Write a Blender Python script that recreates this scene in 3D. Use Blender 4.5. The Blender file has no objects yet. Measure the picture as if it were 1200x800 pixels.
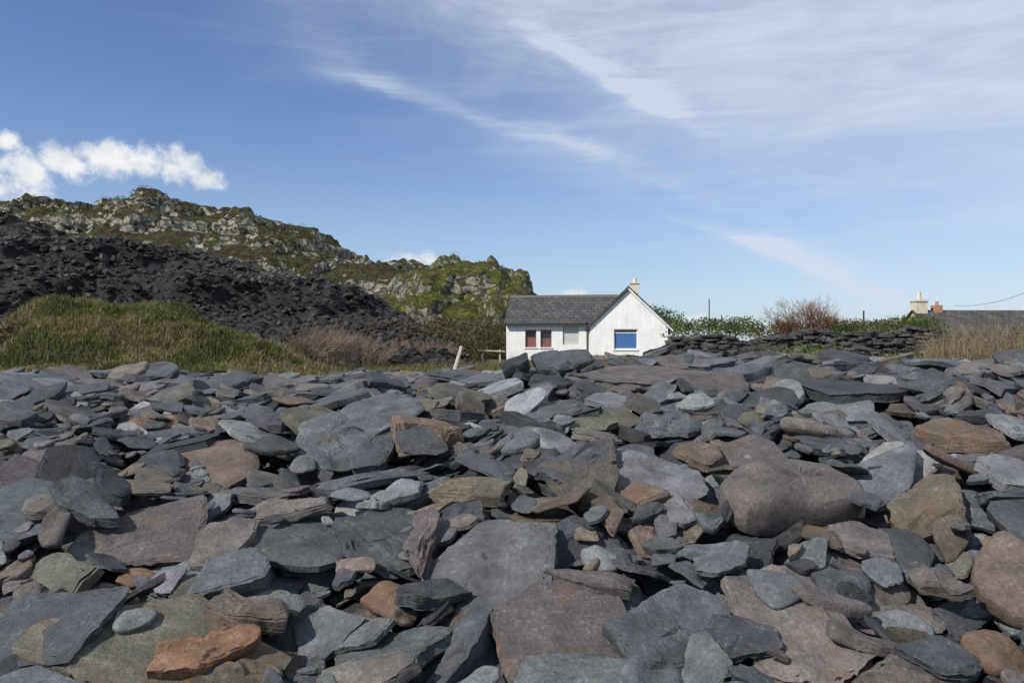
import bpy, math, random
import numpy as np
from mathutils import Vector, Matrix
random.seed(7)
CZ=1.6; F=933.0
scene=bpy.context.scene
scene.view_settings.view_transform='Standard'
scene.view_settings.look='None'
scene.view_settings.exposure=0
col_root=scene.collection

# ---------------------------------------------------------------- helpers
def h2(ix,iy,seed=0):
    n=(ix.astype(np.int64)*374761393+iy.astype(np.int64)*668265263+seed*1442695041)&0xffffffff
    n=((n^(n>>13))*1274126177)&0xffffffff
    n=(n^(n>>16))&0xffffffff
    return n/4294967295.0
def vnoise(x,y,seed=0):
    x=np.asarray(x,float);y=np.asarray(y,float)
    ix=np.floor(x);iy=np.floor(y);fx=x-ix;fy=y-iy
    fx=fx*fx*(3-2*fx);fy=fy*fy*(3-2*fy)
    a=h2(ix,iy,seed);b=h2(ix+1,iy,seed);c=h2(ix,iy+1,seed);d=h2(ix+1,iy+1,seed)
    return (a+(b-a)*fx)*(1-fy)+(c+(d-c)*fx)*fy
def fbm(x,y,oct=4,seed=0,ridge=False,gain=.5):
    s=0;a=1;t=0
    for o in range(oct):
        n=vnoise(x*2**o+o*17.3,y*2**o-o*9.1,seed+o)
        if ridge: n=1-np.abs(2*n-1)
        s=s+a*n;t+=a;a*=gain
    return s/t
def sstep(a,b,x):
    t=np.clip((x-a)/(b-a),0,1);return t*t*(3-2*t)

def build(name,V,quads=None,tris=None,mat=None,smooth=True,attrs=None,sharp=None,parent=None):
    me=bpy.data.meshes.new(name)
    V=np.asarray(V,np.float32)
    nq=0 if quads is None else len(quads);nt=0 if tris is None else len(tris)
    me.vertices.add(len(V));me.vertices.foreach_set('co',V.ravel())
    li=[];tot=[]
    if nq: li.append(np.asarray(quads,np.int32).ravel());tot.append(np.full(nq,4,np.int32))
    if nt: li.append(np.asarray(tris,np.int32).ravel());tot.append(np.full(nt,3,np.int32))
    li=np.concatenate(li);tot=np.concatenate(tot)
    st=np.concatenate([[0],np.cumsum(tot)[:-1]]).astype(np.int32)
    me.loops.add(len(li));me.loops.foreach_set('vertex_index',li)
    me.polygons.add(len(tot));me.polygons.foreach_set('loop_start',st)
    me.polygons.foreach_set('loop_total',tot)
    me.polygons.foreach_set('use_smooth',np.full(len(tot),smooth))
    me.update(calc_edges=True);me.validate()
    if attrs:
        for k,v in attrs.items():
            v=np.asarray(v,np.float32)
            if k=='col':
                if v.shape[1]==3: v=np.concatenate([v,np.ones((len(v),1),np.float32)],1)
                at=me.attributes.new(k,'FLOAT_COLOR','POINT');at.data.foreach_set('color',v.ravel())
            else:
                at=me.attributes.new(k,'FLOAT_VECTOR','POINT');at.data.foreach_set('vector',v.ravel())
    if sharp: me.set_sharp_from_angle(angle=math.radians(sharp))
    ob=bpy.data.objects.new(name,me);col_root.objects.link(ob)
    if mat: me.materials.append(mat)
    if parent: ob.parent=parent
    return ob

class NT:
    def __init__(s,nt): s.nt=nt;s.n=nt.nodes;s.l=nt.links
    def new(s,t,**k):
        x=s.n.new(t)
        for a,b in k.items(): setattr(x,a,b)
        return x
    def put(s,sock,v):
        if v is None: return
        if isinstance(v,bpy.types.NodeSocket): s.l.new(v,sock)
        else:
            if isinstance(v,(tuple,list)) and sock.type=='RGBA' and len(v)==3: v=tuple(v)+(1,)
            sock.default_value=v
    def m(s,op,a,b=None,c=None,clamp=False):
        x=s.new('ShaderNodeMath',operation=op,use_clamp=clamp)
        s.put(x.inputs[0],a);s.put(x.inputs[1],b);s.put(x.inputs[2],c)
        return x.outputs[0]
    def ss(s,v,a,b,lo=0.,hi=1.):
        x=s.new('ShaderNodeMapRange',interpolation_type='SMOOTHSTEP')
        s.put(x.inputs[0],v);s.put(x.inputs[1],float(a));s.put(x.inputs[2],float(b));s.put(x.inputs[3],float(lo));s.put(x.inputs[4],float(hi))
        return x.outputs[0]
    def lin(s,v,a,b,lo=0.,hi=1.):
        x=s.new('ShaderNodeMapRange')
        s.put(x.inputs[0],v);s.put(x.inputs[1],float(a));s.put(x.inputs[2],float(b));s.put(x.inputs[3],float(lo));s.put(x.inputs[4],float(hi))
        return x.outputs[0]
    def noise(s,vec,scale,detail=4,rough=.55,dist=0.):
        x=s.new('ShaderNodeTexNoise')
        s.put(x.inputs['Vector'],vec);x.inputs['Scale'].default_value=scale;x.inputs['Detail'].default_value=detail
        x.inputs['Roughness'].default_value=rough;x.inputs['Distortion'].default_value=dist
        return x.outputs['Fac']
    def mapv(s,vec,scale=(1,1,1),rot=(0,0,0),loc=(0,0,0)):
        x=s.new('ShaderNodeMapping');s.put(x.inputs[0],vec)
        x.inputs['Scale'].default_value=scale;x.inputs['Rotation'].default_value=rot;x.inputs['Location'].default_value=loc
        return x.outputs[0]
    def mix(s,f,a,b,mode='MIX'):
        x=s.new('ShaderNodeMix',data_type='RGBA',blend_type=mode)
        s.put(x.inputs[0],f);s.put(x.inputs[6],a);s.put(x.inputs[7],b)
        return x.outputs[2]
    def attr(s,name,out='Vector'):
        return s.new('ShaderNodeAttribute',attribute_name=name).outputs[out]
    def bump(s,h,strength=.5,dist=.02,normal=None):
        x=s.new('ShaderNodeBump');x.inputs['Strength'].default_value=strength;x.inputs['Distance'].default_value=dist
        s.put(x.inputs['Height'],h)
        if normal: s.put(x.inputs['Normal'],normal)
        return x.outputs[0]
def material(name):
    m=bpy.data.materials.new(name);m.use_nodes=True
    t=NT(m.node_tree);b=m.node_tree.nodes['Principled BSDF']
    return m,t,b
def scalecol(t,c,v):
    x=t.new('ShaderNodeVectorMath',operation='SCALE');t.put(x.inputs[0],c);t.put(x.inputs[3],v);return x.outputs[0]
def simple_mat(name,c,rough=.7,var=.25,scale=8,bump=.2,bd=.02):
    m,t,b=material(name)
    co=t.new('ShaderNodeTexCoord').outputs['Object']
    n=t.noise(co,scale,6,.65)
    t.put(b.inputs['Base Color'],scalecol(t,t.mix(0.,c,c),t.lin(n,.25,.75,1-var,1+var)))
    b.inputs['Roughness'].default_value=rough
    t.put(b.inputs['Normal'],t.bump(n,bump,bd))
    return m

# ---------------------------------------------------------------- materials
def stone_material():
    m,t,b=material('slate_stone')
    lc=t.attr('lc');col=t.attr('col','Color');prm=t.new('ShaderNodeSeparateXYZ');t.put(prm.inputs[0],t.attr('prm'))
    rust=prm.outputs[0];strip=prm.outputs[1];edge=prm.outputs[2]
    n1=t.noise(lc,6,5,.64);n2=t.noise(lc,45,5,.78)
    n3=t.noise(lc,210,2,.8)
    lay=t.noise(t.mapv(lc,(3,3,120),(0.03,0.02,0)),1,2,.65)
    streak=t.noise(t.mapv(lc,(5,75,10),(0,0,.3)),1,3,.7)
    c=scalecol(t,col,t.lin(n1,.3,.7,.62,1.38))
    c=scalecol(t,c,t.lin(n2,.3,.7,.62,1.38))
    c=scalecol(t,c,t.lin(n3,.3,.7,.74,1.26))
    ly=t.m('MULTIPLY',t.m('SUBTRACT',lay,.5),edge)
    c=scalecol(t,c,t.m('MULTIPLY_ADD',ly,1.8,1.))
    st=t.m('MULTIPLY',t.ss(streak,.5,.7),strip)
    c=scalecol(t,c,t.m('MULTIPLY_ADD',st,.5,1.))
    rn=t.noise(t.mapv(lc,(1,1,1.5),loc=(3,1,7)),5,5,.7,.4)
    rmask=t.ss(t.m('ADD',rn,t.m('MULTIPLY',rust,.24)),.62,.82)
    rcol=t.mix(t.ss(n2,.35,.65),(.165,.08,.036),(.12,.083,.05))
    c=t.mix(t.m('MULTIPLY',rmask,.66),c,rcol)
    lm=t.m('MULTIPLY',t.m('MULTIPLY',t.ss(n2,.57,.66),t.ss(n1,.46,.60)),.5)
    c=t.mix(lm,c,(.27,.27,.255))
    t.put(b.inputs['Base Color'],c)
    t.put(b.inputs['Roughness'],t.lin(n2,.3,.7,.52,.80))
    b.inputs['Specular IOR Level'].default_value=.34
    h=t.m('ADD',t.m('MULTIPLY',n1,1.1),t.m('MULTIPLY',n2,.45))
    h=t.m('ADD',h,t.m('MULTIPLY',ly,.8))
    h=t.m('ADD',h,t.m('MULTIPLY',t.m('MULTIPLY',streak,strip),.25))
    t.put(b.inputs['Normal'],t.bump(h,.95,.024))
    return m
M_stone=stone_material()

def leaf_mat(name,rough=.6,trans=.25):
    m,t,b=material(name)
    c=t.attr('col','Color')
    t.put(b.inputs['Base Color'],c);b.inputs['Roughness'].default_value=rough
    b.inputs['Specular IOR Level'].default_value=.2
    if trans>0:
        tr=t.new('ShaderNodeBsdfTranslucent');t.put(tr.inputs[0],c)
        mx=t.new('ShaderNodeMixShader');mx.inputs[0].default_value=trans
        t.l.new(b.outputs[0],mx.inputs[1]);t.l.new(tr.outputs[0],mx.inputs[2])
        t.l.new(mx.outputs[0],m.node_tree.nodes['Material Output'].inputs[0])
    return m
M_leaf=leaf_mat('foliage')
M_grass=leaf_mat('grass_blades',.7,.3)
M_twig=leaf_mat('twigs',.85,.0)

# ---------------------------------------------------------------- beach height
DROP=.27
def Hrel(x,y):
    return Htop(x,y)-DROP*sstep(17,13,np.asarray(y,float))
def Htop(x,y):
    x=np.asarray(x,float);y=np.asarray(y,float)
    p=np.interp(y,[-50,0,2.5,3.3,4.5,5.5,6.5,8,10,13,18,25],[-1.8,-1.8,-1.70,-1.47,-1.10,-.83,-.65,-.52,-.52,-.63,-.92,-1.15])
    r=sstep(-1.5,2.5,x)*np.interp(y,[4,8,12,18,30],[0,.20,.18,.1,0])
    f=np.interp(y,[2,3.5,6.5,8.5,11,16],[.3,1,1,.5,.5,0])
    b=(fbm(x*.9+5,y*.9,3,3)-.5)*.5*f
    for (gx_,gy_,ga,gr_) in ((.55,8.2,.13,.8),(1.5,8.2,.10,1.0),(2.7,8.0,.07,1.1),(-2.9,7.8,-.06,2.2)):
        b=b+ga*np.exp(-((x-gx_)**2+(y-gy_)**2)/gr_**2)
    q=sstep(5,18,x)*np.interp(y,[20,36],[0,.45])
    return p+r+b+q+(fbm(x*.15,y*.15,3,9)-.5)*.3*sstep(16,26,y)

# ---------------------------------------------------------------- stones
def topo(seg,nr):
    q=[];tr=[]
    s=np.arange(seg);s2=(s+1)%seg
    tr.append(np.stack([np.zeros(seg,int),1+s,1+s2],1))
    for r in range(nr-1):
        a=1+r*seg;b=a+seg
        q.append(np.stack([a+s,b+s,b+s2,a+s2],1))
    a=1+(nr-1)*seg;last=1+nr*seg
    tr.append(np.stack([a+s,np.full(seg,last),a+s2],1))
    return np.concatenate(q),np.concatenate(tr)
LODS={0:(52,[86,81,74,65,55,45,34,22,8,-6,-22,-42,-66]),1:(26,[82,70,55,40,24,6,-14,-38,-66]),2:(16,[76,55,32,6,-25,-60]),3:(9,[60,15,-30])}
TOPO={k:topo(v[0],len(v[1])) for k,v in LODS.items()}
def make_stone(a,b,th,lod,kind,rng):
    seg,ph=LODS[lod];ph=np.radians(np.array(ph,float))
    th_=np.linspace(0,2*np.pi,seg,endpoint=False)
    if kind=='slab': nsd=rng.integers(4,7);p=rng.uniform(30,80);e=2/rng.uniform(8.,15);nz=.026
    elif kind=='round': nsd=rng.integers(5,8);p=rng.uniform(5,10);e=2/rng.uniform(2.8,4.5);nz=.022
    else: nsd=rng.integers(4,8);p=rng.uniform(14,34);e=2/rng.uniform(4.5,9);nz=.03
    ang=(np.arange(nsd)+rng.uniform(-.38,.38,nsd))*2*np.pi/nsd+rng.uniform(0,6.28)
    dd=rng.uniform(.64,1.05,nsd)
    cs=np.maximum(np.cos(th_[:,None]-ang[None]),1e-4)/dd
    r=(cs**p).sum(1)**(-1/p)
    r=np.minimum(r,1.5*np.median(r))
    r=r/np.percentile(r,92)
    for k in (3,5,8,13): r=r*(1+nz/k**.4*np.sin(k*th_+rng.uniform(0,6.28)))
    cp=np.cos(ph);sp=np.sin(ph)
    rr=np.abs(cp)**e;zz=np.sign(sp)*np.abs(sp)**e
    rr=rr*(1+rng.uniform(-.055,.055,len(ph))*(kind!='round')*(rr>.75))
    U=np.outer(rr,r*np.cos(th_))*a;V=np.outer(rr,r*np.sin(th_))*b
    if kind!='round':
        U=U+(a*.013)*rng.standard_normal(U.shape);V=V+(b*.013)*rng.standard_normal(V.shape)
    Z=np.repeat(zz[:,None],seg,1)*th*.5
    un=U/a;vn=V/b
    Z=Z*(1+rng.uniform(-.4,.4)*un+rng.uniform(-.35,.35)*vn)
    for k in range(3):
        f=rng.uniform(1.2,4.5);g=rng.uniform(0,6.28)
        Z=Z+th*.08*np.sin(f*(un*np.cos(g)+vn*np.sin(g))*1.6+rng.uniform(0,6.28))
    if kind!='round' and lod<=1:
        for k in range(rng.integers(1,4)):
            g=rng.uniform(0,6.28);c=rng.uniform(.0,.75)
            s=(un*np.cos(g)+vn*np.sin(g)+.1*np.sin(5*un+k)+.07*np.sin(9*vn))
            Z=Z-th*rng.uniform(.10,.32)*sstep(c,c+.03,s)*(zz[:,None]>0.3)
    Z=Z+th*.016*rng.standard_normal(Z.shape)
    top=[[0,0,Z[0].mean()]];bot=[[0,0,Z[-1].mean()]]
    return np.concatenate([top,np.stack([U.ravel(),V.ravel(),Z.ravel()],1),bot])
PAL=[((.062,.066,.072),.34,0),((.092,.097,.104),.20,0),((.160,.163,.166),.08,.05),((.094,.082,.077),.13,.3),
     ((.110,.087,.068),.09,.5),((.15,.092,.058),.018,.9),((.094,.087,.068),.08,.4),((.036,.038,.041),.12,0)]
PW=np.array([p[1] for p in PAL]);PW/=PW.sum()
RES=.025;X0,X1,Y0,Y1=-11.,11.,2.,15.
gx=np.arange(X0,X1,RES);gy=np.arange(Y0,Y1,RES)
GX,GY=np.meshgrid(gx,gy)
HM=Hrel(GX,GY);TOP=Htop(GX,GY);HERO=np.zeros(HM.shape,bool)
def settle(cx,cy,a,b,rot,th,jt,rng,pct=78,tilt=None,hero=False,maxs=.45,lift=None):
    Rr=max(a,b)
    i0=max(int((cy-Rr-Y0)/RES),0);i1=min(int((cy+Rr-Y0)/RES)+2,len(gy))
    j0=max(int((cx-Rr-X0)/RES),0);j1=min(int((cx+Rr-X0)/RES)+2,len(gx))
    if i1-i0<3 or j1-j0<3: return None
    X=GX[i0:i1,j0:j1]-cx;Y=GY[i0:i1,j0:j1]-cy;H=HM[i0:i1,j0:j1]
    c,s=math.cos(rot),math.sin(rot)
    u=(X*c+Y*s)/a;v=(-X*s+Y*c)/b;r2=u*u+v*v
    mk=r2<.8
    if mk.sum()<4: return None
    A=np.stack([np.ones(mk.sum()),X[mk],Y[mk]],1);h=H[mk]
    sol=np.linalg.solve(A.T@A+np.diag([0,.002,.002]),A.T@h)
    px,py=sol[1],sol[2]
    px=np.clip(px,-maxs,maxs)+rng.normal(0,jt);py=np.clip(py,-maxs,maxs)+rng.normal(0,jt)
    if tilt is not None: px+=tilt[0];py+=tilt[1]
    res=h-(px*X[mk]+py*Y[mk])
    z0=np.percentile(res,pct)
    if lift is not None: z0=min(z0,lift-th)
    m2=r2<1
    topz=z0+px*X+py*Y+th*(.97-.35*r2**2)
    H[m2]=np.maximum(H[m2],topz[m2])
    if hero: HERO[i0:i1,j0:j1]|=(r2<.85)
    n=np.array([-px,-py,1.]);n/=np.linalg.norm(n)
    uu=np.array([c,s,px*c+py*s]);uu/=np.linalg.norm(uu)
    vv=np.cross(n,uu)
    cen=np.array([cx,cy,z0])+n*th*.5
    return cen,np.stack([uu,vv,n],0)
class Acc:
    def __init__(s): s.V=[];s.Q=[];s.T=[];s.C=[];s.L=[];s.P=[];s.n=0
    def add(s,loc,cen,fr,lod,col,prm,rng,ek=1.):
        q,t=TOPO[lod]
        W=loc@fr+cen;W[:,2]+=CZ
        s.V.append(W);s.Q.append(q+s.n);s.T.append(t+s.n);n=len(W);s.n+=n
        P=np.tile(np.array(prm,float),(n,1));zm=np.percentile(np.abs(loc[:,2]),80)+1e-6
        P[:,2]=np.clip(1.15-np.abs(loc[:,2])/zm,0,1)*ek
        s.C.append(np.tile(col,(n,1)));s.L.append(loc+rng.uniform(-40,40,3));s.P.append(P)
    def obj(s,name,mat,sharp=30):
        return build(name,np.concatenate(s.V),np.concatenate(s.Q),np.concatenate(s.T),mat,True,
            {'col':np.concatenate(s.C),'lc':np.concatenate(s.L),'prm':np.concatenate(s.P)},sharp)
acc=Acc()
def rndcol(rng,k=None):
    if k is None: k=rng.choice(len(PAL),p=PW)
    c=np.array(PAL[k][0])*rng.uniform(.65,1.35)
    c=c*(1+rng.normal(0,.03,3))
    return c,np.array([PAL[k][2]*rng.uniform(.5,1.1)+rng.uniform(0,.22),rng.uniform(0,1)**2,0])
def inside(x,y): return abs(x)<.66*y+1.6
def scatter(N,med,sig,jt,lim,rng,respect=True,tries=5,extra=0,pct=78,thin=(.08,.24),over=.0,upright=0):
    c=0
    for it in range(N):
        best=None
        for k in range(tries):
            y=rng.uniform(2.3,13.6);x=rng.uniform(-10.4,10.4)
            if not inside(x,y): continue
            i=int((y-Y0)/RES);j=int((x-X0)/RES)
            if respect and HERO[i,j]: continue
            v=HM[i,j]-TOP[i,j]+rng.uniform(0,.03)
            if best is None or v<best[0]: best=(v,x,y,i,j)
        if best is None: continue
        v,x,y,i,j=best
        if v>over: continue
        a=float(np.clip(med*math.exp(rng.normal(0,sig)),lim[0],lim[1]))
        if y>8: a*=1.1
        b=a*rng.uniform(.45,.92)
        th=a*2*rng.uniform(*thin)
        th=float(np.clip(th,.013,.095))
        if respect and HERO[max(i-int(b*.5/RES),0),j]: continue
        rot=rng.normal(0,.7)
        tl=(rng.normal(0,.05),extra*rng.random());pc=pct
        if upright and rng.random()<upright:
            tl=(rng.normal(0,.35),rng.uniform(.35,.9));pc=50;b*=.75
        s=settle(x,y,a,b,rot,th,jt,rng,pc,tl,maxs=.4 if y<7.5 else .22)
        if s is None: continue
        d=math.hypot(x,y)
        lod=0 if (d<4.8 and a>.13) else 1 if d<7.5 else 2
        if a<.08: lod=2
        kind=rng.choice(['slab','mid','round'],p=[.50,.40,.10])
        col,prm=rndcol(rng)
        acc.add(make_stone(a,b,th,lod,kind,rng),s[0],s[1],lod,col,prm,rng,.35 if kind=='round' else 1.);c+=1
    return c
rng=np.random.default_rng(23)
print(scatter(2200,.13,.4,.04,(.05,.3),rng,respect=False,tries=3,over=-.06))
print(scatter(2900,.19,.46,.08,(.08,.52),rng,respect=False,tries=6,extra=.18,over=-.03,upright=.06,thin=(.06,.17)))
B=(.090,.096,.103);D=(.056,.060,.065);L=(.15,.154,.158);BR=(.115,.088,.067);PG=(.10,.088,.082);GB=(.118,.106,.095);OL=(.102,.088,.064)
heroes=[
(1135,500,95,46,-5,'mid',BR,.8,.3,'boulder',0),(955,490,85,34,0,'round',GB,.1,.3,'boulder',0),
(785,490,90,44,15,'mid',B,0,.28,'slate_slab',.1),(655,504,62,48,20,'round',L,0,.3,'boulder',.25),
(612,497,66,36,10,'round',B,0,.3,'boulder',.1),(492,508,92,42,0,'slab',(.135,.095,.068),.3,.42,'boulder',0),
(385,520,125,72,-25,'mid',B,0,.14,'slate_slab',.25),(290,485,110,34,10,'mid',PG,.1,.2,'slate_slab',0),
(700,500,66,30,0,'mid',GB,.2,.25,'boulder',.1),(672,548,120,52,12,'mid',D,.4,.22,'slate_slab',.15),
(1050,485,70,50,-40,'mid',B,.1,.2,'slate_slab',.25),(1190,505,60,40,0,'mid',L,0,.25,'slate_slab',.1),
(742,567,64,50,25,'mid',BR,.8,.35,'boulder',.2),(1083,572,135,80,22,'mid',OL,.6,.2,'boulder',.3),
(820,530,56,40,35,'mid',BR,.4,.3,'boulder',.2),(1180,572,90,32,0,'mid',D,0,.2,'slate_slab',0),
(930,553,205,104,20,'round',(.108,.091,.082),.0,.34,'boulder',.35),
(180,605,165,92,30,'slab',PG,.4,.11,'slate_slab',.35),(70,585,90,44,5,'mid',GB,.1,.2,'slate_slab',.1),
(90,590,100,40,-20,'mid',D,0,.2,'slate_slab',.1),(262,618,100,66,35,'mid',GB,.1,.2,'slate_slab',.25),
(582,640,176,120,-12,'slab',(.088,.09,.092),.2,.08,'slate_slab',.35),(275,655,112,60,12,'mid',B,.1,.22,'slate_slab',.2),
(458,666,86,54,5,'round',(.125,.085,.06),1.1,.3,'boulder',.25),(290,704,122,50,-8,'mid',(.10,.078,.062),.4,.24,'boulder',.15),
(383,706,82,84,8,'slab',(.10,.105,.11),0,.12,'slate_slab',.5),(130,668,66,40,0,'round',(.125,.10,.075),.3,.4,'boulder',.1),
(1178,648,112,118,0,'round',(.125,.096,.077),.1,.4,'boulder',.4),(818,632,76,32,0,'round',B,.1,.3,'boulder',0),
(985,655,80,44,0,'round',D,.1,.3,'slate_slab',.1),(915,680,60,62,60,'round',B,.1,.3,'slate_slab',.4),
(1055,705,78,54,-10,'round',L,0,.25,'boulder',.25),(965,698,100,30,-5,'round',PG,0,.22,'slate_slab',0),
(62,735,185,118,12,'slab',D,.1,.08,'slate_slab',.35),(230,758,130,88,30,'mid',(.19,.105,.06),.7,.3,'boulder',.35),
(158,734,46,40,0,'round',L,0,.3,'boulder',.2),(285,785,108,62,28,'mid',OL,.9,.2,'slate_slab',.3),
(770,735,135,78,-5,'mid',D,0,.2,'slate_slab',.3),(762,778,84,56,-20,'round',B,0,.3,'boulder',.3),
(662,782,165,70,10,'mid',(.105,.108,.112),0,.14,'slate_slab',.35),(436,790,145,58,-5,'mid',GB,.1,.18,'slate_slab',.25),
(1012,772,98,72,10,'mid',(.11,.096,.087),.1,.22,'boulder',.3),(1168,742,92,78,-30,'round',(.14,.097,.066),.4,.36,'boulder',.3),
(555,785,80,40,8,'round',L,0,.28,'boulder',.2),(860,797,150,50,0,'mid',B,0,.2,'slate_slab',.25),
(700,628,50,42,0,'round',L,0,.3,'boulder',.25),(30,797,120,50,0,'slab',B,0,.12,'slate_slab',.3),
(440,585,44,34,0,'mid',L,0,.3,'slate_slab',.2),(700,672,100,30,-4,'mid',PG,.2,.2,'slate_slab',0),
(1100,792,110,50,5,'slab',D,.1,.15,'slate_slab',.2),(545,560,110,34,-5,'mid',OL,.4,.2,'slate_slab',.1),
(345,595,110,36,8,'mid',GB,.3,.2,'slate_slab',.1),(1010,620,90,40,-15,'slab',PG,.3,.15,'slate_slab',.2),
(850,650,90,44,12,'slab',B,.2,.12,'slate_slab',.25),
]
crest=[
(895,7.9,1.95,.85,.10,4,.12,D,'slab',442),(760,7.6,1.5,.8,.10,-3,.14,PG,'slab',436),(712,8.5,1.05,.6,.14,3,.12,(.115,.09,.072),'mid',410),
(655,8.2,.75,.5,.12,-22,.4,D,'slab',398),(815,8.3,1.0,.6,.09,-6,.14,B,'slab',420),(590,8.5,.9,.5,.1,5,.1,B,'mid',424),
(985,8.6,.9,.5,.10,-4,.12,D,'slab',422),(1130,8.4,1.1,.5,.10,3,.1,PG,'mid',428),(1060,8.8,.8,.5,.10,8,.08,GB,'mid',420),
(1185,7.7,.7,.45,.12,-12,.15,D,'slab',440),(640,9.2,.9,.5,.12,12,.15,B,'slab',410),(545,9,.8,.5,.09,0,.1,D,'slab',434),(420,8.7,.8,.4,.09,10,.15,B,'slab',448),
(260,9,.9,.5,.09,3,.1,D,'slab',446),(100,9,1.0,.5,.09,-3,.1,PG,'slab',448),(340,8.2,.7,.4,.08,0,.15,PG,'slab',454),
]
def single(name,x,y,a,b,th,rot,kind,col,rust,tilt,rng,lod=0,jt=.03,pct=72,lift=None,maxs=.45):
    s=settle(x,y,a,b,rot,th,jt,rng,pct,(0,tilt),hero=True,lift=lift,maxs=maxs)
    if s is None: return
    A=Acc();A.add(make_stone(a,b,th,lod,kind,rng),s[0],s[1],lod,np.array(col),np.array([rust,0 if kind=='round' else rng.random()*.8,0]),rng,.12 if kind=='round' else 1.)
    A.obj(name,M_stone)
for (px,d,Ln,dp,th,rt,tl,col,kind,tpy) in crest:
    single('slate_slab',(px-600)/F*d,d,Ln/2,dp/2,th,math.radians(rt),kind,col,.15,tl,rng,lift=(400-tpy)/F*d,maxs=.1)
def hit(px,py,off=.05):
    for d in np.arange(2.6,14,.02):
        x=(px-600)/F*d
        if (400-py)/F*d<=float(Htop(x,d))+off: return x,d
    return None
heroes.sort(key=lambda h:h[1])
for (px,py,w,h,rt,kind,col,rust,tf,name,tl) in heroes:
    p=hit(px,py,.06+.35*w/F*4.5*tf)
    if p is None: continue
    x,d=p
    a=w*d/F/2*1.06
    view=(py-400)/F
    ang=view+.22+tl*.85
    th=2*a*tf*.7
    th=min(th,.7*h*d/F)
    b=max((h*d/F-th*.75*math.cos(ang))/math.sin(min(ang,1.2))/2,.35*a)
    b=min(b,a*1.15)
    single(name,x,d,a,b,th,math.radians(rt),kind,col,rust,tl*.8,rng,pct=52,maxs=.3)
print('heroes done')
print(scatter(4300,.12,.45,.10,(.045,.30),rng,respect=True,tries=7,extra=.28,pct=70,over=.0,upright=.06,thin=(.06,.19)))
print(scatter(2700,.055,.38,.12,(.025,.11),rng,respect=True,tries=6,extra=.3,pct=62,thin=(.08,.26),over=.02))
acc.obj('slate_beach_stones',M_stone)
print('stones verts',acc.n)

# ---------------------------------------------------------------- ground sheet
def spread(n,near,far,p):
    t=np.linspace(-1,1,n);return near*t+far*np.sign(t)*np.abs(t)**p
xs=spread(261,24,3500,7)
ys=np.concatenate([np.linspace(-60,1.5,12),np.linspace(2,30,150),np.geomspace(30.5,5000,90)])
XX,YY=np.meshgrid(xs,ys)
ZZ=Hrel(XX,YY)-.03*(YY<15)+CZ
def gridq(ny,nx):
    i,j=np.meshgrid(np.arange(ny-1),np.arange(nx-1),indexing='ij')
    a=i*nx+j;return np.stack([a,a+1,a+nx+1,a+nx],-1).reshape(-1,4)
m,t,b=material('ground_earth')
pos=t.new('ShaderNodeNewGeometry').outputs['Position']
sx=t.new('ShaderNodeSeparateXYZ');t.put(sx.inputs[0],pos)
n1=t.noise(pos,.5,6,.6);n2=t.noise(pos,7,5,.7)
gr=t.mix(t.ss(n1,.4,.6),(.055,.065,.022),(.10,.085,.045))
gm=t.ss(t.m('ADD',sx.outputs[1],t.m('MULTIPLY',n1,4.)),15,18)
c=t.mix(gm,(.028,.027,.027),gr)
t.put(b.inputs['Base Color'],scalecol(t,c,t.lin(n2,.3,.7,.6,1.4)));b.inputs['Roughness'].default_value=.95
t.put(b.inputs['Normal'],t.bump(n2,.8,.1))
build('ground',np.stack([XX.ravel(),YY.ravel(),ZZ.ravel()],1),gridq(len(ys),len(xs)),None,m)

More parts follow.
